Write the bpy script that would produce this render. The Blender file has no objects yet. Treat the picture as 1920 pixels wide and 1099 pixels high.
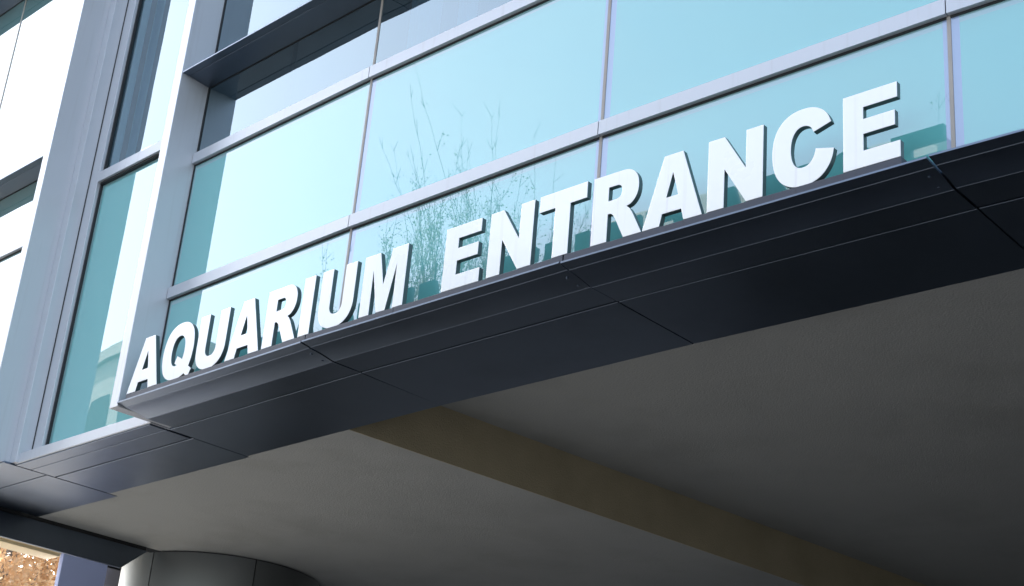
import bpy, bmesh, math, random
from mathutils import Vector, Matrix
random.seed(7)
R = math.radians
GZ = 6.75                                   # height of the facade datum (underside of lower transom) above the plaza

# ------------------------------------------------------------------ camera, sky, sun, exposure
scene = bpy.context.scene
COL = scene.collection
YAW, PITCH, ROLL = 0.7806, 0.4121, 0.0883
fw = Vector((-math.sin(YAW)*math.cos(PITCH), math.cos(YAW)*math.cos(PITCH), math.sin(PITCH)))
rt = fw.cross(Vector((0, 0, 1))).normalized(); up = rt.cross(fw)
rt, up = rt*math.cos(ROLL) + up*math.sin(ROLL), up*math.cos(ROLL) - rt*math.sin(ROLL)
cam_d = bpy.data.cameras.new('camera'); cam = bpy.data.objects.new('camera', cam_d); COL.objects.link(cam)
cam.matrix_world = Matrix(((rt.x, up.x, -fw.x, 8.5068), (rt.y, up.y, -fw.y, -6.7777), (rt.z, up.z, -fw.z, -5.1417 + GZ), (0, 0, 0, 1)))
cam_d.sensor_width = 36; cam_d.lens = 2909.1*36/1920; cam_d.clip_start = 0.1; cam_d.clip_end = 2000
scene.camera = cam

SUN_AZ, SUN_EL = R(170), R(35)              # azimuth from +X towards +Y: behind the building, to the left
world = bpy.data.worlds.new('World'); scene.world = world; world.use_nodes = True
wn = world.node_tree.nodes; wl = world.node_tree.links
sky = wn.new('ShaderNodeTexSky'); sky.sky_type = 'NISHITA'; sky.sun_disc = False
sky.sun_elevation = SUN_EL; sky.sun_rotation = math.pi/2 - SUN_AZ
sky.air_density = 1.0; sky.dust_density = 2.0; sky.ozone_density = 1.0
# thin high cloud over the clear sky: whiter, with soft uneven veils
tcw = wn.new('ShaderNodeTexCoord'); cn = wn.new('ShaderNodeTexNoise'); cn.inputs['Scale'].default_value = 2.2; cn.inputs['Detail'].default_value = 7; cn.inputs['Roughness'].default_value = 0.55
mpw = wn.new('ShaderNodeMapping'); mpw.inputs['Scale'].default_value = (1, 1, 2.2); wl.new(tcw.outputs['Generated'], mpw.inputs['Vector']); wl.new(mpw.outputs[0], cn.inputs['Vector'])
cr = wn.new('ShaderNodeMapRange'); cr.inputs[1].default_value = 0.35; cr.inputs[2].default_value = 0.70; cr.inputs[3].default_value = 0.30; cr.inputs[4].default_value = 0.62; wl.new(cn.outputs['Fac'], cr.inputs[0])
bw = wn.new('ShaderNodeRGBToBW'); wl.new(sky.outputs[0], bw.inputs[0])
wt = wn.new('ShaderNodeMix'); wt.data_type = 'RGBA'; wt.blend_type = 'MULTIPLY'; wt.inputs[0].default_value = 1.0; wt.inputs[7].default_value = (1.13, 1.16, 1.20, 1); wl.new(bw.outputs[0], wt.inputs[6])
mw_ = wn.new('ShaderNodeMix'); mw_.data_type = 'RGBA'; wl.new(cr.outputs[0], mw_.inputs[0]); wl.new(sky.outputs[0], mw_.inputs[6]); wl.new(wt.outputs[2], mw_.inputs[7])
wl.new(mw_.outputs[2], wn['Background'].inputs[0]); wn['Background'].inputs[1].default_value = 0.15
sun_d = bpy.data.lights.new('sun', 'SUN'); sun_d.energy = 3.0; sun_d.angle = R(0.55); sun_d.color = (1, 0.94, 0.85)
sun = bpy.data.objects.new('sun', sun_d); COL.objects.link(sun)
sd = Vector((math.cos(SUN_AZ)*math.cos(SUN_EL), math.sin(SUN_AZ)*math.cos(SUN_EL), math.sin(SUN_EL)))
sun.rotation_euler = sd.to_track_quat('Z', 'Y').to_euler(); sun.location = sd*60
vs = scene.view_settings
vs.view_transform = 'Standard'; vs.look = 'None'; vs.gamma = 1.0; vs.use_curve_mapping = False; vs.exposure = 2.1

# ------------------------------------------------------------------ materials
def nt(name):
    m = bpy.data.materials.new(name); m.use_nodes = True
    return m, m.node_tree.nodes, m.node_tree.links, m.node_tree.nodes['Principled BSDF']
def paint(name, col, rough=0.4, metal=0.0, var=0.06, scale=3.0, bump=0.0, bscale=200.0, coat=0.0, spec=0.5, streak=0.0, dirt=0.0):
    m, n, l, b = nt(name)
    b.inputs['Metallic'].default_value = metal; b.inputs['Specular IOR Level'].default_value = spec
    b.inputs['Coat Weight'].default_value = coat; b.inputs['Coat Roughness'].default_value = 0.12; b.inputs['Coat IOR'].default_value = 1.8
    tc = n.new('ShaderNodeTexCoord')
    nz = n.new('ShaderNodeTexNoise'); nz.inputs['Scale'].default_value = scale; nz.inputs['Detail'].default_value = 6
    l.new(tc.outputs['Object'], nz.inputs['Vector'])
    mx = n.new('ShaderNodeMix'); mx.data_type = 'RGBA'
    mx.inputs[6].default_value = (*[c*(1-var) for c in col], 1); mx.inputs[7].default_value = (*[min(1, c*(1+var)) for c in col], 1)
    l.new(nz.outputs['Fac'], mx.inputs[0]); last = mx.outputs[2]
    if streak:
        mp = n.new('ShaderNodeMapping'); mp.inputs['Scale'].default_value = (22, 22, 0.7); l.new(tc.outputs['Object'], mp.inputs['Vector'])
        sn = n.new('ShaderNodeTexNoise'); sn.inputs['Scale'].default_value = 1.0; sn.inputs['Detail'].default_value = 3; l.new(mp.outputs[0], sn.inputs['Vector'])
        rp = n.new('ShaderNodeMapRange'); rp.inputs[1].default_value = 0.58; rp.inputs[2].default_value = 0.78; rp.inputs[3].default_value = 0; rp.inputs[4].default_value = streak
        l.new(sn.outputs['Fac'], rp.inputs[0])
        m2 = n.new('ShaderNodeMix'); m2.data_type = 'RGBA'; m2.inputs[7].default_value = (col[0]*0.62, col[1]*0.55, col[2]*0.5, 1)
        l.new(rp.outputs[0], m2.inputs[0]); l.new(last, m2.inputs[6]); last = m2.outputs[2]
    if dirt:
        dn = n.new('ShaderNodeTexNoise'); dn.inputs['Scale'].default_value = 0.9; dn.inputs['Detail'].default_value = 9; dn.inputs['Roughness'].default_value = 0.65; l.new(tc.outputs['Object'], dn.inputs['Vector'])
        rp = n.new('ShaderNodeMapRange'); rp.inputs[1].default_value = 0.5; rp.inputs[2].default_value = 0.72; rp.inputs[3].default_value = 0; rp.inputs[4].default_value = dirt
        l.new(dn.outputs['Fac'], rp.inputs[0])
        m2 = n.new('ShaderNodeMix'); m2.data_type = 'RGBA'; m2.inputs[7].default_value = (col[0]*0.5, col[1]*0.47, col[2]*0.42, 1)
        l.new(rp.outputs[0], m2.inputs[0]); l.new(last, m2.inputs[6]); last = m2.outputs[2]
    l.new(last, b.inputs['Base Color'])
    rr = n.new('ShaderNodeMapRange'); rr.inputs[3].default_value = max(0.02, rough*0.85); rr.inputs[4].default_value = min(1, rough*1.2)
    l.new(nz.outputs['Fac'], rr.inputs[0]); l.new(rr.outputs[0], b.inputs['Roughness'])
    if bump:
        bn = n.new('ShaderNodeTexNoise'); bn.inputs['Scale'].default_value = bscale; bn.inputs['Detail'].default_value = 4 if bscale > 5 else 0.5; l.new(tc.outputs['Object'], bn.inputs['Vector'])
        bp = n.new('ShaderNodeBump'); bp.inputs['Strength'].default_value = bump; bp.inputs['Distance'].default_value = 0.01
        l.new(bn.outputs['Fac'], bp.inputs['Height']); l.new(bp.outputs[0], b.inputs['Normal'])
    return m
def glass(name, col, ior, clear=0.0, wave=0.06, tint=(0.95, 0.975, 1)):
    # coated facade glass: body colour behind a mirror-like front, strength by Fresnel of the coating
    m, n, l, b = nt(name)
    tc = n.new('ShaderNodeTexCoord')
    nz = n.new('ShaderNodeTexNoise'); nz.inputs['Scale'].default_value = 0.8; nz.inputs['Detail'].default_value = 2; l.new(tc.outputs['Object'], nz.inputs['Vector'])
    bp = n.new('ShaderNodeBump'); bp.inputs['Strength'].default_value = wave; bp.inputs['Distance'].default_value = 0.03; l.new(nz.outputs['Fac'], bp.inputs['Height'])
    mx = n.new('ShaderNodeMix'); mx.data_type = 'RGBA'; mx.inputs[6].default_value = (*[c*0.96 for c in col], 1); mx.inputs[7].default_value = (*[c*1.04 for c in col], 1)
    l.new(nz.outputs['Fac'], mx.inputs[0]); l.new(mx.outputs[2], b.inputs['Base Color'])
    b.inputs['Roughness'].default_value = 0.6; b.inputs['Specular IOR Level'].default_value = 0.0
    body = b.outputs[0]
    if clear:
        tr = n.new('ShaderNodeBsdfTransparent'); tr.inputs[0].default_value = (0.45, 0.62, 0.70, 1)
        ms = n.new('ShaderNodeMixShader'); ms.inputs[0].default_value = clear; l.new(body, ms.inputs[1]); l.new(tr.outputs[0], ms.inputs[2]); body = ms.outputs[0]
    gl = n.new('ShaderNodeBsdfGlossy'); gl.inputs['Roughness'].default_value = 0.0; gl.inputs['Color'].default_value = (*tint, 1); l.new(bp.outputs[0], gl.inputs['Normal'])
    fr = n.new('ShaderNodeFresnel'); fr.inputs['IOR'].default_value = ior
    ms = n.new('ShaderNodeMixShader'); l.new(fr.outputs[0], ms.inputs[0]); l.new(body, ms.inputs[1]); l.new(gl.outputs[0], ms.inputs[2])
    l.new(ms.outputs[0], n['Material Output'].inputs['Surface'])
    return m
M = {
 'silver': paint('silver_paint', (0.52, 0.54, 0.575), 0.38, 0.35, 0.04, 1.5, streak=0.22),
 'nose': paint('nose_paint', (0.30, 0.33, 0.38), 0.35, 0.6, 0.05, 2.0, streak=0.1),
 'soffit': paint('soffit_metal', (0.165, 0.20, 0.255), 0.34, 1.0, 0.06, 1.2, dirt=0.3, bump=0.15, bscale=0.7),
 'bar': paint('bar_paint', (0.06, 0.066, 0.085), 0.5, 0.0, 0.08, 2.0, spec=0.25, streak=0.3),
 'letter': paint('letter_face', (0.86, 0.865, 0.87), 0.28, 0.0, 0.02, 2.0, coat=0.8, streak=0.30),
 'return': paint('letter_return', (0.10, 0.14, 0.145), 0.35, 0.5, 0.05, 3.0),
 'black': paint('black_gasket', (0.012, 0.014, 0.016), 0.6),
 'joint': paint('silicone_joint', (0.34, 0.31, 0.28), 0.6, 0, 0.15, 8.0),
 'spandrel': glass('teal_spandrel_glass', (0.125, 0.415, 0.41), 2.6),
 'edge': glass('edge_band_glass', (0.20, 0.37, 0.39), 2.6),
 'edge_side': glass('frit_side_glass', (0.25, 0.33, 0.50), 2.4),
 'vision': glass('blue_vision_glass', (0.016, 0.055, 0.078), 3.2, 0.78, tint=(0.80, 0.94, 1.0)),
 'far_glass': glass('far_bay_glass', (0.07, 0.17, 0.17), 3.2),
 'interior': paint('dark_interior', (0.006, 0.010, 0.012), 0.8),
 'curtain': paint('pale_curtain', (0.45, 0.70, 0.88), 0.8, 0, 0.1, 6.0),
 'stucco': paint('grey_stucco', (0.40, 0.405, 0.385), 0.85, 0, 0.10, 1.3, bump=0.5, bscale=60, dirt=0.28),
 'riser': paint('ochre_stucco', (0.46, 0.39, 0.25), 0.85, 0, 0.16, 3.0, bump=0.6, bscale=70, dirt=0.25),
 'column': paint('column_metal', (0.19, 0.20, 0.20), 0.42, 0.85, 0.05, 1.5),
 'beige': paint('beige_render', (0.80, 0.66, 0.42), 0.8, 0, 0.06, 2.0),
 'lilac': paint('lilac_panel', (0.50, 0.57, 0.88), 0.6, 0, 0.03, 1.0),
 'concrete': paint('grey_concrete', (0.34, 0.32, 0.31), 0.8, 0, 0.08, 3.0, bump=0.2, bscale=60),
 'roof': paint('roof_membrane', (0.2, 0.2, 0.2), 0.8),
 'brick': paint('red_brown_brick', (0.20, 0.12, 0.085), 0.85, 0, 0.15, 4.0, bump=0.3, bscale=30),
 'limestone': paint('grey_limestone', (0.50, 0.48, 0.44), 0.8, 0, 0.08, 3.0),
 'window': paint('dark_window', (0.16, 0.17, 0.18), 0.95, 0, 0.1, 2.0, spec=0.0),
 'bark': paint('tree_bark', (0.22, 0.20, 0.175), 0.9, 0, 0.25, 9.0, bump=0.5, bscale=25),
 'leaf_green': paint('green_leaf', (0.17, 0.20, 0.13), 0.6, 0, 0.4, 1.5),
 'leaf_orange': paint('orange_leaf', (0.78, 0.50, 0.29), 0.6, 0, 0.45, 2.5),
}
for k in ('leaf_green', 'leaf_orange'):                    # thin leaves let some light through
    n = M[k].node_tree.nodes; l = M[k].node_tree.links; b = n['Principled BSDF']
    tr = n.new('ShaderNodeBsdfTranslucent'); l.new(b.inputs['Base Color'].links[0].from_socket, tr.inputs[0])
    ms = n.new('ShaderNodeMixShader'); ms.inputs[0].default_value = 0.45
    l.new(b.outputs[0], ms.inputs[1]); l.new(tr.outputs[0], ms.inputs[2]); l.new(ms.outputs[0], n['Material Output'].inputs['Surface'])
def paving():
    m, n, l, b = nt('plaza_paving')
    tc = n.new('ShaderNodeTexCoord'); br = n.new('ShaderNodeTexBrick'); br.inputs['Scale'].default_value = 1.0
    br.inputs['Color1'].default_value = (0.105, 0.105, 0.105, 1); br.inputs['Color2'].default_value = (0.085, 0.087, 0.09, 1); br.inputs['Mortar'].default_value = (0.05, 0.05, 0.05, 1)
    br.inputs['Mortar Size'].default_value = 0.008; br.inputs['Brick Width'].default_value = 0.9; br.inputs['Row Height'].default_value = 0.6
    l.new(tc.outputs['Object'], br.inputs['Vector']); l.new(br.outputs[0], b.inputs['Base Color']); b.inputs['Roughness'].default_value = 0.85
    return m
M['paving'] = paving()

# ------------------------------------------------------------------ helpers
def tag(o, label=None, cat=None, group=None, kind=None):
    for k, v in (('label', label), ('category', cat), ('group', group), ('kind', kind)):
        if v: o[k] = v
    return o
def empty(name, loc=(0, 0, 0)):
    o = bpy.data.objects.new(name, None); o.location = loc; COL.objects.link(o); return o
def link(name, me, parent=None):
    o = bpy.data.objects.new(name, me); COL.objects.link(o)
    if parent is not None:
        o.parent = parent
        o.matrix_parent_inverse = Matrix.Translation(-Vector(parent.location)) if parent.type == 'EMPTY' and parent.parent is None else Matrix()
    return o
def mesh(name, verts, faces, mats, parent=None, bevel=0.0, idx=None, smooth=False):
    me = bpy.data.meshes.new(name); me.from_pydata([tuple(v) for v in verts], [], faces)
    for m in (mats if isinstance(mats, (list, tuple)) else [mats]): me.materials.append(M[m] if isinstance(m, str) else m)
    bm = bmesh.new(); bm.from_mesh(me)
    if idx:
        bm.faces.ensure_lookup_table()
        for f, i in zip(bm.faces, idx): f.material_index = i
    bmesh.ops.recalc_face_normals(bm, faces=bm.faces)
    if bevel: bmesh.ops.bevel(bm, geom=list(bm.edges), offset=bevel, segments=2, profile=0.5, affect='EDGES', clamp_overlap=True)
    if smooth:
        for f in bm.faces: f.smooth = True
    bm.to_mesh(me); bm.free()
    return link(name, me, parent)

# plan of the facade: straight facets that turn 1.49 degrees at each joint; frame = (origin, tangent, outward normal)
TH = 0.0260; W = 2.5; L0 = 0.9847*W
def tang(k): return Vector((math.cos((k-1)*TH), math.sin((k-1)*TH)))
def outw(t): return Vector((t.y, -t.x))
P = {1: Vector((0, 0))}
P[0] = P[1] - tang(0)*L0
for k in range(2, 8): P[k] = P[k-1] + tang(k-1)*W
def mitre(k):
    if k == 0: return outw(tang(0))
    a, b = outw(tang(k-1)), outw(tang(k)); return (a+b)/(1+a.dot(b))
def J(k, o, z, ds=0.0, seg=None):            # point at joint k, offset o outward, height z, moved ds along facet seg
    q = P[k] + mitre(k)*o + tang(k if seg is None else seg)*ds
    return Vector((q.x, q.y, z + GZ))
T0 = tang(0); N0 = outw(T0)
def A(s, o, z):                              # frame of the first facet (also used for everything left of it)
    q = P[0] + T0*s + N0*o
    return Vector((q.x, q.y, z + GZ))
def boxA(name, s0, s1, o0, o1, z0, z1, mat, parent, bevel=0.0):
    v = [A(s, o, z) for s in (s0, s1) for o in (o0, o1) for z in (z0, z1)]
    return mesh(name, v, [(0, 1, 3, 2), (4, 6, 7, 5), (0, 4, 5, 1), (2, 3, 7, 6), (0, 2, 6, 4), (1, 5, 7, 3)], mat, parent, bevel)
def prism(name, k, prof, mat, parent, g0=0.004, g1=0.004, bevel=0.0, smooth=False):   # profile (o,z) run along facet k, mitred at both joints
    n = len(prof)
    v = [J(k, o, z, g0, k) for o, z in prof] + [J(k+1, o, z, -g1, k) for o, z in prof]
    f = [tuple(range(n)), tuple(range(2*n-1, n-1, -1))] + [(i, (i+1) % n, n+(i+1) % n, n+i) for i in range(n)]
    return mesh(name, v, f, mat, parent, bevel, smooth=smooth)
def prismA(name, s0, s1, prof, mat, parent, bevel=0.0):
    n = len(prof)
    v = [A(s0, o, z) for o, z in prof] + [A(s1, o, z) for o, z in prof]
    f = [tuple(range(n)), tuple(range(2*n-1, n-1, -1))] + [(i, (i+1) % n, n+(i+1) % n, n+i) for i in range(n)]
    return mesh(name, v, f, mat, parent, bevel)
def pane(fn, s0, s1, z0, z1, mat, parent, edge=0.045, el=None, er=None, top=None, side=False):
    # glass sheet with a greyer band along its edges, frit beside the mullions; fn(s, z) gives a point on the pane's plane
    el = edge if el is None else el; er = edge if er is None else er; top = edge if top is None else top
    xs = [s0, s0+el, s1-er, s1]; zs = [z0, z0+0.03, z1-top, z1]
    v = [fn(s, z) for z in zs for s in xs]
    e = (v[3]-v[0]).normalized(); outward = Vector((e.y, -e.x, 0))
    f = []; idx = []
    for j in range(3):
        for i in range(3):
            f.append((j*4+i, j*4+i+1, (j+1)*4+i+1, (j+1)*4+i)); idx.append(0 if (i == 1 and j == 1) else (2 if i != 1 else 1))
    if mat != 'vision':                      # the clear panes stay single sheets, the opaque ones are closed slabs
        d = outward*-0.010; nb = len(v); v += [Vector(p) + d for p in v]
        for j in range(3):
            for i in range(3):
                f.append((nb+j*4+i, nb+(j+1)*4+i, nb+(j+1)*4+i+1, nb+j*4+i+1)); idx.append(0)
        ring = [0, 1, 2, 3, 7, 11, 15, 14, 13, 12, 8, 4]
        for a, b in zip(ring, ring[1:] + ring[:1]):
            f.append((a, nb+a, nb+b, b)); idx.append(1)
    o = mesh('glass_pane', v, f, [mat, 'edge' if mat == 'spandrel' else mat, 'edge_side' if mat == 'spandrel' and side else mat if mat != 'spandrel' else 'edge'], parent, idx=idx)
    if mat == 'vision' and o.data.polygons[4].normal.dot(outward) < 0: o.data.flip_normals()
    return o

# ------------------------------------------------------------------ setting: ground
gx = 600
ground = mesh('ground', [(-gx, -gx, 0), (gx, -gx, 0), (gx, gx, 0), (-gx, gx, 0)], [(0, 1, 2, 3)], 'paving'); tag(ground, kind='structure')

M['bounce_pale'] = paint('bounce_slab_pale', (0.40, 0.385, 0.36), 0.85, 0, 0.08, 0.6, dirt=0.2)
v = [A(s_, o_, -GZ+z_) for s_ in (-60, -7.4) for o_ in (-40, 3.5) for z_ in (-0.2, 0.12)]  # unseen pale slab, added to throw light up onto cove and soffit
tag(mesh('added_bounce_slab', v, [(0, 1, 3, 2), (4, 6, 7, 5), (0, 4, 5, 1), (2, 3, 7, 6), (0, 2, 6, 4), (1, 5, 7, 3)], 'bounce_pale', None, 0.02), kind='structure')

# ------------------------------------------------------------------ the aquarium building
B = empty('aquarium_building', (P[0].x, P[0].y, 0))
tag(B, 'silver and teal glass aquarium building with curved front over a dark entrance soffit', 'building')
ZR1, TR, OR = 1.3413, 0.1026, 0.0393
FIN_O, FIN_Z = 0.3084, -1.080
HOODS = (2.175, 5.09, 8.0)
ZTOP = 10.6
SOF = -1.10
NSEG = 5

# main wall: transom rails, hoods, panes, joints
rails_z = [(0.0, TR), (ZR1, ZR1+TR), (4.0, 4.0+TR), (6.92, 6.92+TR), (9.84, 9.84+TR)]
for k in range(NSEG):
    g0 = 0.006 if k == 0 else 0.004
    for z0, z1 in rails_z:
        r = prism('transom_rail', k, [(-0.03, z0), (OR, z0), (OR, z1), (-0.03, z1)], 'silver', B, g0, 0.004)
    for zh in HOODS:
        prism('sun_hood', k, [(0.304, zh+0.012), (0.304, zh), (0.232, zh), (0.226, zh+0.007), (0.222, zh), (0.0, zh-0.018), (-0.02, zh-0.018), (-0.02, zh+0.16)], 'soffit', B, 0.004, 0.003)
    # rows of glass between the horizontals
    rows = [(-1.05, 0.0, 'spandrel'), (TR, ZR1, 'spandrel'), (ZR1+TR, HOODS[0]-0.01, 'vision'), (HOODS[0]+0.1, 4.0, 'vision'), (4.0+TR, HOODS[1]-0.01, 'vision'),
            (HOODS[1]+0.1, 6.92, 'spandrel'), (6.92+TR, HOODS[2]-0.01, 'vision'), (HOODS[2]+0.1, 9.84, 'spandrel')]
    ln = L0 if k == 0 else W
    n = outw(tang(k))
    def fn(s, z, k=k, o=0.0):
        q = P[k] + tang(k)*s + outw(tang(k))*o
        return Vector((q.x, q.y, z+GZ))
    a = 0.018 if k == 0 else 0.012
    for z0, z1, mt in rows:
        pn = pane(fn, a, ln-0.012, z0, z1-0.016, mt, B, el=0.03 if k == 0 else 0.05, er=0.028, top=0.045, side=(k > 0))
        # black gasket under the rail or hood above
        v = [fn(s, z, o=o) for s in (a, ln-0.012) for o in (-0.01, 0.006) for z in (z1-0.0155, z1+0.004)]
        mesh('gasket', v, [(0, 1, 3, 2), (4, 6, 7, 5), (0, 4, 5, 1), (2, 3, 7, 6), (0, 2, 6, 4), (1, 5, 7, 3)], 'black', pn)
        if k == 0:
            boxA('gasket', 0.002, 0.018, -0.01, 0.008, z0, z1, 'black', pn)
        j0 = z0 if z0 < -0.5 else z0
        v = [fn(s, z, o=o) for s in (ln-0.0115, ln+0.0115) for o in (-0.012, 0.005) for z in (j0, z1-0.001)]
        mesh('silicone_joint', v, [(0, 1, 3, 2), (4, 6, 7, 5), (0, 4, 5, 1), (2, 3, 7, 6), (0, 2, 6, 4), (1, 5, 7, 3)], 'joint', pn)
    # room behind the clear glass
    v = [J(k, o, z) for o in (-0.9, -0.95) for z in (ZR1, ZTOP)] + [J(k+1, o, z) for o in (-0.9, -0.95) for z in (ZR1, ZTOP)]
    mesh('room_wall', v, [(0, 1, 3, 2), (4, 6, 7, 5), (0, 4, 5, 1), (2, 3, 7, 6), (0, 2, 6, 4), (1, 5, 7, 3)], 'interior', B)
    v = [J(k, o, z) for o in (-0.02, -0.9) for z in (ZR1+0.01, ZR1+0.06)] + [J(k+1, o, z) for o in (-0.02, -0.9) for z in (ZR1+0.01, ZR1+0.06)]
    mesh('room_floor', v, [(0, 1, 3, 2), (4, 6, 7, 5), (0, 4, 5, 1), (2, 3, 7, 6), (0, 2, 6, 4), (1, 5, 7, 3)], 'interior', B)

# curtains seen through the upper glass
def curtain(fn, s0, s1, z0, z1):
    n = int((s1-s0)/0.018); v = []; ph = random.random()*6
    for i in range(n+1):
        s = s0 + (s1-s0)*i/n; o = 0.022*math.sin(s*34+ph) + 0.012*math.sin(s*13+ph)
        v += [fn(s, o, z0), fn(s, o, z1)]
    return mesh('curtain', v, [(2*i, 2*i+2, 2*i+3, 2*i+1) for i in range(n)], 'curtain', B, smooth=True)
def f1(s, o, z): q = P[1] + tang(1)*s + outw(tang(1))*(o-0.12); return Vector((q.x, q.y, z+GZ))
curtain(f1, 0.22, 0.60, ZR1+0.12, HOODS[0]); curtain(f1, 0.80, 1.02, ZR1+0.12, HOODS[0])

# fin between the main wall and the narrow bay
boxA('fin', -0.122, 0.0, -0.30, FIN_O, FIN_Z, ZTOP, 'silver', B, 0.004)

# narrow bay: sill, frame, rail, glass
GO = -0.26
boxA('sill', -2.43, -0.10, -0.30, -0.087, -1.088, -0.985, 'silver', B, 0.006)
boxA('window_frame', -2.338, -2.172, GO-0.05, -0.198, -0.984, ZTOP, 'silver', B, 0.004)
boxA('gasket', -2.1715, -2.150, GO-0.01, -0.235, -0.984, ZTOP, 'black', B)
for z0, z1 in ((1.93, 2.045), (4.85, 4.965), (7.77, 7.885)):
    tr_ = boxA('transom_rail', -2.171, -0.123, GO-0.03, -0.195, z0, z1, 'silver', B, 0.003)
    boxA('gasket', -2.149, -0.123, GO-0.01, -0.222, z0-0.022, z0-0.001, 'black', tr_)
fnN = lambda s, z: A(s, GO, z)
pane(fnN, -2.16, -0.13, -1.0, 1.905, 'spandrel', B, el=0.05, er=0.03, top=0.03)
for z0, z1 in ((2.045, 4.825), (4.965, 7.745), (7.885, ZTOP)):
    pane(fnN, -2.16, -0.13, z0, z1, 'vision', B)
boxA('room_wall', -2.3, -0.12, -0.98, -0.93, -1.0, ZTOP, 'interior', B)
for c0, c1 in ((-2.30, -2.16), (-2.06, -1.80)): curtain(lambda s, o, z: A(s, GO-0.12+o, z), c0, c1, 2.06, 4.82)

# stepped pier left of the narrow bay
PO = 0.244
boxA('pier', -2.585, -2.46, -0.30, PO, -1.085, ZTOP, 'silver', B, 0.004)
boxA('pier_step', -2.459, -2.338, -0.30, -0.056, -1.083, ZTOP, 'silver', B, 0.003)
boxA('gasket', -2.337, -2.331, -0.24, -0.190, -0.984, ZTOP, 'black', B)

# bay beyond the pier
def leftbay(s0, s1):
    for z0, z1 in rails_z[:2] + rails_z[3:]: boxA('transom_rail', s0, s1, -0.03, OR, z0, z1, 'silver', B)
    for zh in HOODS: prismA('sun_hood', s0, s1, [(0.24, zh+0.012), (0.24, zh), (0.17, zh), (0.166, zh+0.006), (0.162, zh), (-0.02, zh-0.018), (-0.02, zh+0.16)], 'soffit', B)
    rows = [(-1.05, 0.0, 'far_glass'), (TR, ZR1, 'far_glass'), (ZR1+TR, HOODS[0]-0.01, 'far_glass'), (HOODS[0]+0.1, HOODS[1]-0.01, 'far_glass'), (HOODS[1]+0.1, 6.92, 'far_glass'), (6.92+TR, HOODS[2]-0.01, 'vision'), (HOODS[2]+0.1, ZTOP, 'vision')]
    for z0, z1, mt in rows:
        pn = pane(lambda s, z: A(s, 0.0, z), s0+0.012, s1-0.012, z0, z1-0.016, mt, B)
        boxA('gasket', s0+0.012, s1-0.012, -0.01, 0.006, z1-0.0155, z1+0.003, 'black', pn)
        boxA('silicone_joint', s0-0.0115, s0+0.0115, -0.012, 0.005, z0, z1-0.001, 'joint', pn)
leftbay(-4.52, -2.589); leftbay(-6.46, -4.523)
boxA('pier', -6.6, -6.463, -0.30, PO, -1.085, ZTOP, 'silver', B, 0.004)

# bulk of the building behind the glass, with its roof
v = [A(-6.6, -1.0, z) for z in (-0.45, ZTOP)] + [J(NSEG, -1.0, z) for z in (-0.45, ZTOP)] + [J(NSEG, -16, z) for z in (-0.45, ZTOP)] + [A(-6.6, -16, z) for z in (-0.45, ZTOP)]
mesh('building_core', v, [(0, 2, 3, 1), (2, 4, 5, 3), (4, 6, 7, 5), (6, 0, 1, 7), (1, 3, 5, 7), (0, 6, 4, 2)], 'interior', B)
v = [A(-6.6, 0.3, z) for z in (ZTOP+0.01, ZTOP+0.5)] + [J(NSEG, 0.3, z) for z in (ZTOP+0.01, ZTOP+0.5)] + [J(NSEG, -16, z) for z in (ZTOP+0.01, ZTOP+0.5)] + [A(-6.6, -16, z) for z in (ZTOP+0.01, ZTOP+0.5)]
mesh('roof', v, [(0, 2, 3, 1), (2, 4, 5, 3), (4, 6, 7, 5), (6, 0, 1, 7), (1, 3, 5, 7), (0, 6, 4, 2)], 'silver', B)

# canopy nose and cove panels, soffit panels of the main wall
def cove(dz=0.0):
    pts = [(0.319, -1.046), (0.319, -1.058), (0.235, -1.070), (0.232, -1.073)]
    for i in range(1, 9):                     # shallow hollow curve under the nose
        t = i/8; pts.append((0.232 - 0.225*t, -1.074 - 0.030*t**1.6))
    pts += [(0.004, -1.101), (0.002, -1.104), (-0.260, SOF), (-0.262, SOF+0.002), (-0.262, SOF+0.05), (0.10, -1.046)]
    return [(o, z+dz) for o, z in pts]
def sof2(): return [(-0.276, SOF+0.04), (-0.276, SOF+0.0025), (-0.2785, SOF), (-1.108, SOF), (-1.115, SOF+0.006), (-1.115, SOF+0.46), (-1.09, SOF+0.46), (-1.09, SOF+0.04)]
for k in range(NSEG):
    if k == 0:
        cp = prismA('canopy_panel', 0.003, L0-0.006, cove(), 'soffit', B)
        prismA('soffit_panel', -0.083, L0-0.009, sof2(), 'soffit', B)
    else:
        cp = prism('canopy_panel', k, cove((0, 0.003, -0.002, 0.004, 0.0)[k]), 'soffit', B, 0.006, 0.006)
        prism('soffit_panel', k, sof2(), 'soffit', B, 0.006, 0.006)
    for so in (0.05, 0.16):                    # countersunk fixings near the joint
        c0 = J(k+1, so, -1.098+so*0.1, -0.07, k); nv = 8
        mesh('screw', [c0 + Vector((0.009*math.cos(6.283*i/nv), 0.009*math.sin(6.283*i/nv), z_)) for z_ in (-0.006, 0.01) for i in range(nv)],
             [tuple(range(nv)), tuple(range(2*nv-1, nv-1, -1))] + [(i, (i+1) % nv, nv+(i+1) % nv, nv+i) for i in range(nv)], 'soffit', cp)
    prism('soffit_backing', k, [(-0.30, SOF+0.06), (0.10, SOF+0.062), (0.10, SOF+0.057), (-1.05, SOF+0.055), (-1.05, SOF+0.09)], 'black', B, -0.01, -0.01)
boxA('soffit_backing', -6.6, -0.11, -1.05, -0.10, SOF+0.03, SOF+0.06, 'black', B)
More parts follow.
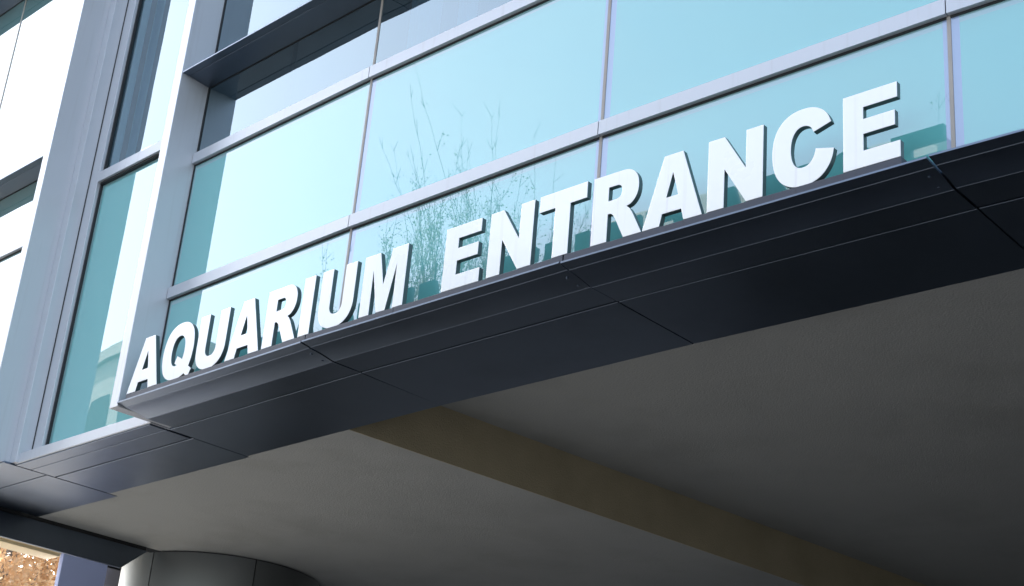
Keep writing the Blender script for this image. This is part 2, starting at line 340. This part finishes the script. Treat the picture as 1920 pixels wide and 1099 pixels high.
# underside of the narrow bay and of the bay beyond
boxA('soffit_panel', -2.395, -0.125, -0.255, -0.10, SOF, SOF+0.02, 'soffit', B, 0.004)
boxA('soffit_panel', -2.395, -0.125, -0.515, -0.262, SOF, SOF+0.02, 'soffit', B, 0.004)
boxA('soffit_panel', -2.395, -0.098, -1.14, -0.533, SOF, SOF+0.02, 'soffit', B, 0.004)
boxA('soffit_panel', -3.97, -2.413, -0.43, 0.02, SOF, SOF+0.02, 'soffit', B, 0.004)
boxA('soffit_panel', -3.97, -2.413, -1.24, -0.445, SOF, SOF+0.02, 'soffit', B, 0.004)
boxA('soffit_panel', -6.6, -4.35, -1.24, 0.02, SOF-0.001, SOF+0.02, 'soffit', B, 0.004)

# stucco ceiling: low part, ochre riser and raised part
def rs(o): return 1.32 + (-1.115-o)*0.060     # line of the riser
H = 0.50
v = [A(-3.98, -1.116, SOF+0.004), A(rs(-1.116), -1.116, SOF+0.004), A(rs(-12), -12, SOF+0.004), A(-3.98, -12, SOF+0.004)]
v += [Vector((p.x, p.y, p.z+0.1)) for p in v]
mesh('ceiling', v, [(0, 1, 2, 3), (4, 7, 6, 5), (0, 4, 5, 1), (1, 5, 6, 2), (2, 6, 7, 3), (3, 7, 4, 0)], 'stucco', B)
v = [A(rs(o)+d, o, z) for d in (0.008, 0.001) for o in (-1.12, -12) for z in (SOF+0.002, SOF+H)]
mesh('ceiling_riser', v, [(0, 1, 3, 2), (4, 6, 7, 5), (0, 4, 5, 1), (2, 3, 7, 6), (0, 2, 6, 4), (1, 5, 7, 3)], 'riser', B)
v = [A(rs(-1.1)-0.1, -1.0, SOF+H-0.004), A(14, -1.6, SOF+H-0.004), A(14, -12, SOF+H-0.004), A(rs(-12)-0.1, -12, SOF+H-0.004)]
v += [Vector((p.x, p.y, p.z+0.1)) for p in v]
mesh('ceiling', v, [(0, 1, 2, 3), (4, 7, 6, 5), (0, 4, 5, 1), (1, 5, 6, 2), (2, 6, 7, 3), (3, 7, 4, 0)], 'stucco', B)

# beam along the left end and the round clad column under it
prismA('end_beam', -4.05, -4.0, [(0.15, SOF-0.29), (0.15, SOF-0.03), (-2.66, SOF-0.03), (-2.36, SOF-0.29)], 'soffit', B, 0.008)
boxA('beam_gap_shade', -4.04, -4.012, -2.64, 0.1, SOF-0.03, SOF+0.02, 'black', B)  # black strip in place of the shadow gap over the beam
CC = (-4.31, -3.91); CR = 1.173
def column():
    parts = 6
    for i in range(parts):
        a0 = i*2*math.pi/parts + 0.30; a1 = a0 + 2*math.pi/parts - 0.012; n = 14; v = []
        for j in range(n+1):
            a = a0 + (a1-a0)*j/n
            for r in (CR, CR-0.04):
                for z in (-GZ, SOF-0.012): v.append(A(CC[0]+r*math.cos(a), CC[1]+r*math.sin(a), z))
        f = []
        for j in range(n):
            b = 4*j; c = b+4
            f += [(b, c, c+1, b+1), (b+2, b+3, c+3, c+2), (b+1, c+1, c+3, b+3), (b, b+2, c+2, c)]
        f += [(0, 1, 3, 2), (4*n, 4*n+2, 4*n+3, 4*n+1)]
        o = mesh('column_panel', v, f, 'column', B)
        for pl in o.data.polygons: pl.use_smooth = abs(pl.normal.z) < 0.5
        o.data.set_sharp_from_angle(angle=R(40))
    n = 48; v = []
    for j in range(n):
        a = 2*math.pi*j/n
        for z in (-GZ, SOF+0.003): v.append(A(CC[0]+(CR-0.03)*math.cos(a), CC[1]+(CR-0.03)*math.sin(a), z))
    mesh('column_core', v, [(2*j, (2*j+2) % (2*n), (2*j+3) % (2*n), 2*j+1) for j in range(n)], 'black', B, smooth=True)
column()
# back wall of the entrance under the ceiling
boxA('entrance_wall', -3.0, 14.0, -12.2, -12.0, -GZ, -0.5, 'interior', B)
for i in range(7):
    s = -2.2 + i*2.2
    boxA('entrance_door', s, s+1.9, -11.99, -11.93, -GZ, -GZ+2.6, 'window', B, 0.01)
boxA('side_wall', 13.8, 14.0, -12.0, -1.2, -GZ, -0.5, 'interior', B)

# ------------------------------------------------------------------ the sign: bar and letters
CAP = 0.472; ZB = -0.985; LO = 0.29; LD = 0.040
SG = empty('entrance_sign', tuple(A(0.1, LO, ZB)))
tag(SG, 'raised white letters reading AQUARIUM ENTRANCE on a grey bar above the canopy', 'sign')
def arc(cx, cy, rx, ry, a0, a1, n, p=2.0):
    out = []
    for i in range(n+1):
        a = R(a0 + (a1-a0)*i/n); c, s = math.cos(a), math.sin(a)
        out.append((cx + rx*math.copysign(abs(c)**(2/p), c), cy + ry*math.copysign(abs(s)**(2/p), s)))
    return out
GL = {
 'A': (0.935, [[(0, 0), (0.315, 1), (0.612, 1), (0.935, 0), (0.655, 0), (0.612, 0.165), (0.31, 0.165), (0.27, 0)], [(0.462, 0.735), (0.368, 0.385), (0.556, 0.385)]]),
 'E': (0.735, [[(0, 0), (0, 1), (0.705, 1), (0.705, 0.795), (0.265, 0.795), (0.265, 0.635), (0.672, 0.635), (0.672, 0.435), (0.265, 0.435), (0.265, 0.215), (0.735, 0.215), (0.735, 0)]]),
 'N': (0.81, [[(0, 0), (0, 1), (0.24, 1), (0.562, 0.47), (0.562, 1), (0.81, 1), (0.81, 0), (0.572, 0), (0.248, 0.535), (0.248, 0)]]),
 'I': (0.262, [[(0, 0), (0, 1), (0.262, 1), (0.262, 0)]]),
 'T': (0.86, [[(0, 0.755), (0, 1), (0.86, 1), (0.86, 0.755), (0.568, 0.755), (0.568, 0), (0.292, 0), (0.292, 0.755)]]),
 'M': (0.965, [[(0, 0), (0, 1), (0.345, 1), (0.482, 0.44), (0.618, 1), (0.965, 1), (0.965, 0), (0.745, 0), (0.745, 0.735), (0.582, 0), (0.385, 0), (0.222, 0.735), (0.222, 0)]]),
 'U': (0.80, [[(0, 1), (0, 0.40)] + arc(0.40, 0.38, 0.40, 0.40, 180, 360, 22, 2.3)[1:-1] + [(0.80, 0.40), (0.80, 1), (0.545, 1), (0.545, 0.40)] + arc(0.40, 0.375, 0.145, 0.165, 360, 180, 14, 2.2)[1:-1] + [(0.255, 0.40), (0.255, 1)]]),
 'R': (0.84, [[(0, 0), (0, 1), (0.50, 1)] + arc(0.50, 0.715, 0.265, 0.285, 90, -62, 16, 2.2)[1:] + [(0.575, 0.445), (0.625, 0.405), (0.675, 0.33), (0.84, 0), (0.545, 0), (0.405, 0.285), (0.365, 0.355), (0.325, 0.395), (0.265, 0.405), (0.265, 0)],
            [(0.262, 0.80), (0.262, 0.595), (0.41, 0.597)] + arc(0.405, 0.70, 0.085, 0.10, -88, 88, 10, 2.2) ]),
 'C': (0.85, [arc(0.43, 0.515, 0.43, 0.53, 33, 341, 44, 2.1) + [(0.61, 0.435)] + arc(0.435, 0.52, 0.175, 0.285, -20, -322, 34, 2.1)[1:] ]),
 'Q': (0.93, [[]]),
}
GL['C'] = (0.85, [[(0.815, 0.745), (0.765, 0.862), (0.685, 0.955), (0.565, 1.018), (0.43, 1.035), (0.29, 1.018), (0.17, 0.957), (0.075, 0.85), (0.02, 0.70), (0.0, 0.515), (0.02, 0.33), (0.072, 0.185), (0.16, 0.075), (0.285, 0.005), (0.44, -0.018), (0.58, 0.0), (0.695, 0.06), (0.78, 0.16), (0.83, 0.27), (0.85, 0.375), (0.605, 0.44), (0.585, 0.355), (0.545, 0.285), (0.49, 0.243), (0.425, 0.232), (0.36, 0.248), (0.31, 0.298), (0.278, 0.375), (0.263, 0.47), (0.263, 0.56), (0.277, 0.65), (0.31, 0.725), (0.36, 0.775), (0.425, 0.793), (0.488, 0.782), (0.54, 0.745), (0.575, 0.672)]])
GL['Q'] = (0.93, [[(0.845, 0.158), (0.945, 0.092), (0.868, -0.052), (0.745, 0.042), (0.665, 0.008), (0.58, -0.012), (0.46, -0.018), (0.31, 0.002), (0.18, 0.065), (0.08, 0.175), (0.02, 0.325), (0.0, 0.515), (0.022, 0.70), (0.082, 0.855), (0.18, 0.96), (0.31, 1.02), (0.455, 1.036), (0.60, 1.02), (0.73, 0.96), (0.83, 0.855), (0.89, 0.705), (0.912, 0.515), (0.902, 0.37), (0.88, 0.25)],
                  [(0.625, 0.325), (0.645, 0.42), (0.65, 0.51), (0.635, 0.635), (0.595, 0.725), (0.53, 0.778), (0.455, 0.793), (0.38, 0.777), (0.318, 0.725), (0.28, 0.635), (0.264, 0.51), (0.278, 0.39), (0.315, 0.30), (0.375, 0.248), (0.45, 0.234), (0.488, 0.238), (0.405, 0.288), (0.462, 0.412)]])
def smooth_loop(lp, n=4):                     # round the curved runs of an outline, keep its real corners
    m = len(lp); P2 = [Vector(q) for q in lp]; out = []
    def corner(i):
        a = P2[i]-P2[i-1]; b = P2[(i+1) % m]-P2[i]; return a.angle(b) > R(38)
    cs = [corner(i) for i in range(m)]
    for i in range(m):
        p1, p2 = P2[i], P2[(i+1) % m]
        p0 = p1*2-p2 if cs[i] else P2[i-1]; p3 = p2*2-p1 if cs[(i+1) % m] else P2[(i+2) % m]
        for j in range(n if not (cs[i] and cs[(i+1) % m]) else 1):
            t = j/n
            q = 0.5*((2*p1) + (p2-p0)*t + (2*p0-5*p1+4*p2-p3)*t*t + (3*p1-p0-3*p2+p3)*t**3); out.append((q.x, q.y))
    return out
for c in 'CQ': GL[c] = (GL[c][0], [smooth_loop(lp) for lp in GL[c][1]])
def letter(ch, sl, sr, k):
    w, loops = GL[ch]; sc = (sr-sl)/w
    s_in = {0: 0.0, 1: L0, 2: L0+W}[k]
    cu = bpy.data.curves.new('letter', 'CURVE'); cu.dimensions = '2D'; cu.fill_mode = 'BOTH'
    cu.extrude = LD/2-0.002; cu.bevel_depth = 0.0022; cu.bevel_resolution = 1; cu.offset = -0.0022
    for lp in loops:
        sp = cu.splines.new('POLY'); sp.points.add(len(lp)-1); sp.use_cyclic_u = True
        for i, (x, y) in enumerate(lp): sp.points[i].co = (x*sc, y*CAP, 0, 1)
    ob = bpy.data.objects.new('tmp', cu); COL.objects.link(ob)
    dg = bpy.context.evaluated_depsgraph_get(); me = bpy.data.meshes.new_from_object(ob.evaluated_get(dg))
    bpy.data.objects.remove(ob); bpy.data.curves.remove(cu)
    me.materials.clear(); me.materials.append(M['letter']); me.materials.append(M['return'])
    for pl in me.polygons: pl.material_index = 0 if pl.normal.z > 0.3 else 1; pl.use_smooth = False
    t = tang(k); n = outw(t); q = P[k] + t*(sl-s_in) + n*(LO-LD/2)
    mw = Matrix(((t.x, 0, n.x, q.x), (t.y, 0, n.y, q.y), (0, 1, 0, ZB+GZ), (0, 0, 0, 1)))
    me.transform(mw)
    o = link('letter', me, SG)
    o['label'] = 'white letter %s with grey sides' % ch
    return o
WORD = [('A', 0.077, 0.524, 0), ('Q', 0.548, 0.988, 0), ('U', 1.031, 1.425, 0), ('A', 1.455, 1.888, 0), ('R', 1.925, 2.330, 0), ('I', 2.366, 2.495, 0),
        ('U', 2.566, 2.950, 1), ('M', 3.035, 3.485, 1), ('E', 3.866, 4.217, 1), ('N', 4.287, 4.681, 1), ('T', 4.729, 5.131, 1),
        ('R', 5.174, 5.566, 2), ('A', 5.573, 6.010, 2), ('N', 6.045, 6.428, 2), ('C', 6.490, 6.891, 2), ('E', 6.950, 7.297, 2)]
for w in WORD: letter(*w)
def barbox(k, s0, s1):
    v = []
    for s in (s0, s1):
        for o in (LO-0.085, LO+0.001):
            for z in (-1.045, ZB-0.003):
                q = P[k] + tang(k)*s + outw(tang(k))*o; v.append(Vector((q.x, q.y, z+GZ)))
    return mesh('mounting_bar', v, [(0, 1, 3, 2), (4, 6, 7, 5), (0, 4, 5, 1), (2, 3, 7, 6), (0, 2, 6, 4), (1, 5, 7, 3)], 'bar', SG, 0.003)
barbox(0, 0.075, L0-0.003+0.004); barbox(1, 0.004, 0.94); barbox(1, 0.944, W-0.002); barbox(2, 0.002, 7.302-L0-W)

# ------------------------------------------------------------------ things beyond the left end of the entrance
def solidA(name, s0, s1, o0, o1, z0, z1, mat, label=None, cat=None, bevel=0.01):
    c = A((s0+s1)/2, (o0+o1)/2, z0)
    o = boxA(name, s0, s1, o0, o1, z0, z1, mat, None, bevel)
    return tag(o, label, cat)
hw = empty('neighbour_porch', tuple(A(-8.2, -2, -GZ))); tag(hw, 'beige porch beam on posts beyond the left end of the dark soffit', 'porch')
boxA('porch_beam', -8.35, -8.0, -3.76, 4.0, -0.468, -0.05, 'beige', hw, 0.008)
boxA('porch_moulding', -8.02, -7.97, -3.76, 4.0, -0.425, -0.40, 'beige', hw, 0.004)
boxA('post', -8.3, -8.05, 3.4, 3.8, -GZ, -0.47, 'beige', hw, 0.01)
lp = solidA('panel_pier', -8.02, -7.92, -4.46, -3.765, -GZ, 0.2, 'lilac', 'plain lilac blue pier beside the round column', 'pier')
cw = empty('concrete_wall', tuple(A(-8.4, -6, -GZ))); tag(cw, 'grey concrete wall with a dark slot between lilac pier and round column', 'wall')
boxA('wall', -8.6, -8.1, -19, -4.465, -GZ, -0.415, 'concrete', cw, 0.01)  # front end is visible; the unseen length behind is added to block sun
boxA('wall', -8.6, -8.1, -19, -4.465, -0.375, 1.6, 'concrete', cw, 0.01)
boxA('slot', -8.55, -8.15, -18.9, -4.47, -0.42, -0.37, 'black', cw)

# ------------------------------------------------------------------ trees
def tube(v, f, a, b, ra, rb, n=5):
    d = (b-a); 
    if d.length < 1e-5: return
    q = d.to_track_quat('Z', 'Y'); i0 = len(v)
    for p, r in ((a, ra), (b, rb)):
        for j in range(n):
            an = 2*math.pi*j/n; v.append(p + q @ Vector((r*math.cos(an), r*math.sin(an), 0)))
    f += [(i0+j, i0+(j+1) % n, i0+n+(j+1) % n, i0+n+j) for j in range(n)]
def tree(name, base, height, spread, leafn, leafs, mat, label, seed, stems=1, first=0.25, drop=0.0, rad=0.16, low=0.0):
    rnd = random.Random(seed); t = empty(name, tuple(base)); tag(t, label, 'tree')
    v, f, tips = [], [], []
    def grow(p, d, ln, r, lev):
        n = 4; q = p
        for i in range(n):
            d = (d + Vector((rnd.uniform(-1, 1), rnd.uniform(-1, 1), rnd.uniform(-0.3, 0.6)))*0.13).normalized()
            q2 = q + d*ln/n; r2 = r*(1-0.72*(i+1)/n) if lev else r*(1-0.85*(i+1)/n)
            tube(v, f, q, q2, r*(1-0.72*i/n) if lev else r*(1-0.85*i/n), max(r2, 0.006), 6 if lev == 0 else 4)
            if lev >= 1: tips.append((q2, lev))
            if lev < 3:
                for c in range((4 if lev == 0 else 2)):
                    if lev == 0 and (i+1)/n < first: continue
                    az = rnd.uniform(0, 6.283); tilt = rnd.uniform(0.35, 0.8)
                    side = d.orthogonal().normalized(); side = Matrix.Rotation(az, 3, d) @ side
                    nd = (d*math.cos(tilt) + side*math.sin(tilt)); nd.z -= drop*rnd.random(); nd.normalize()
                    st = q + (q2-q)*rnd.random()
                    grow(st, nd, ln*(0.42 if lev == 0 else 0.55)*rnd.uniform(0.6, 1.0)*(spread if lev == 0 else 1)*(1.15-0.6*i/n), max(r*0.4*(1-0.6*i/n), 0.012), lev+1)
            q = q2
    for s in range(stems):
        off = Vector((rnd.uniform(-1, 1), rnd.uniform(-1, 1), 0))*(0.0 if stems == 1 else 0.7)
        grow(Vector(base)+off, Vector((off.x*0.12, off.y*0.12, 1)).normalized(), height*rnd.uniform(0.85, 1.0), rad, 0)
    mesh('trunk', v, f, 'bark', t)
    lv, lf = [], []
    for i in range(leafn):
        p, lev = rnd.choice(tips)
        if low and p.z > height*low and rnd.random() < 0.85*(p.z/height-low)/(1-low)+0.25: continue
        p = p + Vector((rnd.gauss(0, 1), rnd.gauss(0, 1), rnd.gauss(0, 0.8)))*0.26
        a = Vector((rnd.gauss(0, 1), rnd.gauss(0, 1), rnd.gauss(0, 1))).normalized(); b = a.orthogonal().normalized(); s = leafs*rnd.uniform(0.6, 1.3)
        i0 = len(lv); lv += [p-a*s, p-b*s*0.55, p+a*s, p+b*s*0.55]; lf.append((i0, i0+1, i0+2, i0+3))
    c = mesh('crown', lv, lf, mat, t); c['kind'] = 'stuff'
    return t
def whip_tree(base, h, fan, whips, leafn, label, seed, dense):
    # slim pollarded tree: trunk, a few limbs and a broom of long upright twigs with small late leaves
    rnd = random.Random(seed); t = empty('bare_tree', tuple(base)); tag(t, label, 'tree', 'tall thin trees reflected in the glass')
    v, f, tips = [], [], []
    B0 = Vector(base); top = B0 + Vector((0, 0, h*0.55)); tube(v, f, B0, top, 0.13, 0.07, 7)
    limbs = []
    for i in range(9):
        a = rnd.uniform(0, 6.283); e = top + Vector((math.cos(a)*fan*0.5*rnd.uniform(0.3, 1), math.sin(a)*fan*0.5*rnd.uniform(0.3, 1), h*rnd.uniform(0.12, 0.24)))
        tube(v, f, top - Vector((0, 0, rnd.uniform(0, 2.5))), e, 0.05, 0.026, 5); limbs.append(e)
    for i in range(whips):
        p = rnd.choice(limbs) - Vector((0, 0, rnd.uniform(0, 1.6))); ztop = h*(1 - 0.22*rnd.random()**0.6)
        d = Vector((rnd.uniform(-1, 1), rnd.uniform(-1, 1), 0))*0.38 + Vector((0, 0, 1)); n = 8; L = max(1.2, (ztop - p.z)); r0 = rnd.uniform(0.009, 0.015)
        for k in range(n):
            d = (d + Vector((rnd.uniform(-1, 1), rnd.uniform(-1, 1), 0.25))*0.11).normalized(); q = p + d*L/n
            tube(v, f, p, q, r0*(1-0.8*k/n), r0*(1-0.8*(k+1)/n), 3)
            for c in range(2):
                sd_ = (d*0.75 + Vector((rnd.uniform(-1, 1), rnd.uniform(-1, 1), rnd.uniform(-0.2, 0.5)))*0.6).normalized(); e = q + sd_*rnd.uniform(0.2, 0.65)*(1-0.5*k/n)
                tube(v, f, q, e, 0.0048, 0.0025, 3); tips.append((q, e))
            p = q
    mesh('trunk', v, f, 'bark', t)
    lv, lf = [], []
    while len(lf) < leafn:
        a, b = rnd.choice(tips); p = a.lerp(b, rnd.random()) + Vector((rnd.gauss(0, 1), rnd.gauss(0, 1), rnd.gauss(0, 1)))*0.07
        if rnd.random() < (p.z - dense)/(h - dense)*1.6: continue
        x = Vector((rnd.gauss(0, 1), rnd.gauss(0, 1), rnd.gauss(0, 1))).normalized(); y = x.orthogonal().normalized(); sz = 0.020*rnd.uniform(0.6, 1.4)
        i0 = len(lv); lv += [p-x*sz, p-y*sz*0.6, p+x*sz, p+y*sz*0.6]; lf.append((i0, i0+1, i0+2, i0+3))
    mesh('crown', lv, lf, 'leaf_green', t)['kind'] = 'stuff'
for i, (x, y, h, fan) in enumerate([(-15.6, -12.6, 17.6, 2.4), (-14.0, -13.4, 18.3, 2.6), (-12.6, -12.8, 18.6, 2.6), (-11.2, -13.6, 18.0, 2.6), (-9.9, -12.9, 17.2, 2.4)]):
    whip_tree((x, y, 0), h, fan, 38, 5200,
         ['tall thin tree reflected in the glass, farthest left of the five', 'tall thin tree reflected above the letter M', 'tallest thin tree reflected above the first letter E', 'tall thin tree reflected above the letter T', 'tall thin tree reflected beside the second mullion'][i], 30+i, 14.8)
whip_tree((-4.3, -14.6, 0), 15.8, 2.0, 26, 4000, 'tree whose top is reflected beside the letter C', 51, 14.0)
whip_tree((-2.5, -14.8, 0), 16.0, 2.0, 26, 4000, 'tree whose top is reflected beside the last letter E', 52, 14.0)
tb = A(-21.5, -9.6, -GZ)
tree('autumn_tree', (tb.x, tb.y, 0), 13.5, 0.85, 34000, 0.07, 'leaf_orange', 'orange autumn tree behind the beige porch beam', 77, 1, rad=0.22)
tb = A(-26, -13.5, -GZ)
tree('autumn_tree', (tb.x, tb.y, 0), 14.5, 0.85, 26000, 0.08, 'leaf_orange', 'second orange autumn tree standing farther back', 78, 1, rad=0.22)

# ------------------------------------------------------------------ buildings across the plaza, seen in the glass
def block(name, x0, x1, y0, y1, h, mat, label, floors, cols):
    b = empty(name, ((x0+x1)/2, y0, 0)); tag(b, label, 'building')
    def bx(n, X0, X1, Y0, Y1, Z0, Z1, m, bev=0.0):
        v = [(x, y, z) for x in (X0, X1) for y in (Y0, Y1) for z in (Z0, Z1)]
        return mesh(n, v, [(0, 1, 3, 2), (4, 6, 7, 5), (0, 4, 5, 1), (2, 3, 7, 6), (0, 2, 6, 4), (1, 5, 7, 3)], m, b, bev)
    bx('wall', x0, x1, y1, y0, 0, h-0.7, mat)
    bx('parapet', x0-0.25, x1+0.25, y1-0.25, y0+0.25, h-0.7, h, mat, 0.03)
    fh = (h-2.2)/floors; cw_ = (x1-x0)/cols
    for fl in range(floors):
        for c in range(cols):
            X = x0 + cw_*(c+0.5); Z = 1.0 + fh*fl
            w = bx('window', X-cw_*0.3, X+cw_*0.3, y0-0.05, y0+0.03, Z, Z+fh*0.62, 'window')
    return b
block('opposite_building', -36, -6.8, -25, -37, 21.75, 'limestone', 'long stone building reflected low in the glass behind the letters', 5, 9)
block('opposite_building', -82, -50.5, -26, -40, 27.3, 'limestone', 'taller stone building reflected in the narrow window bay', 7, 10)
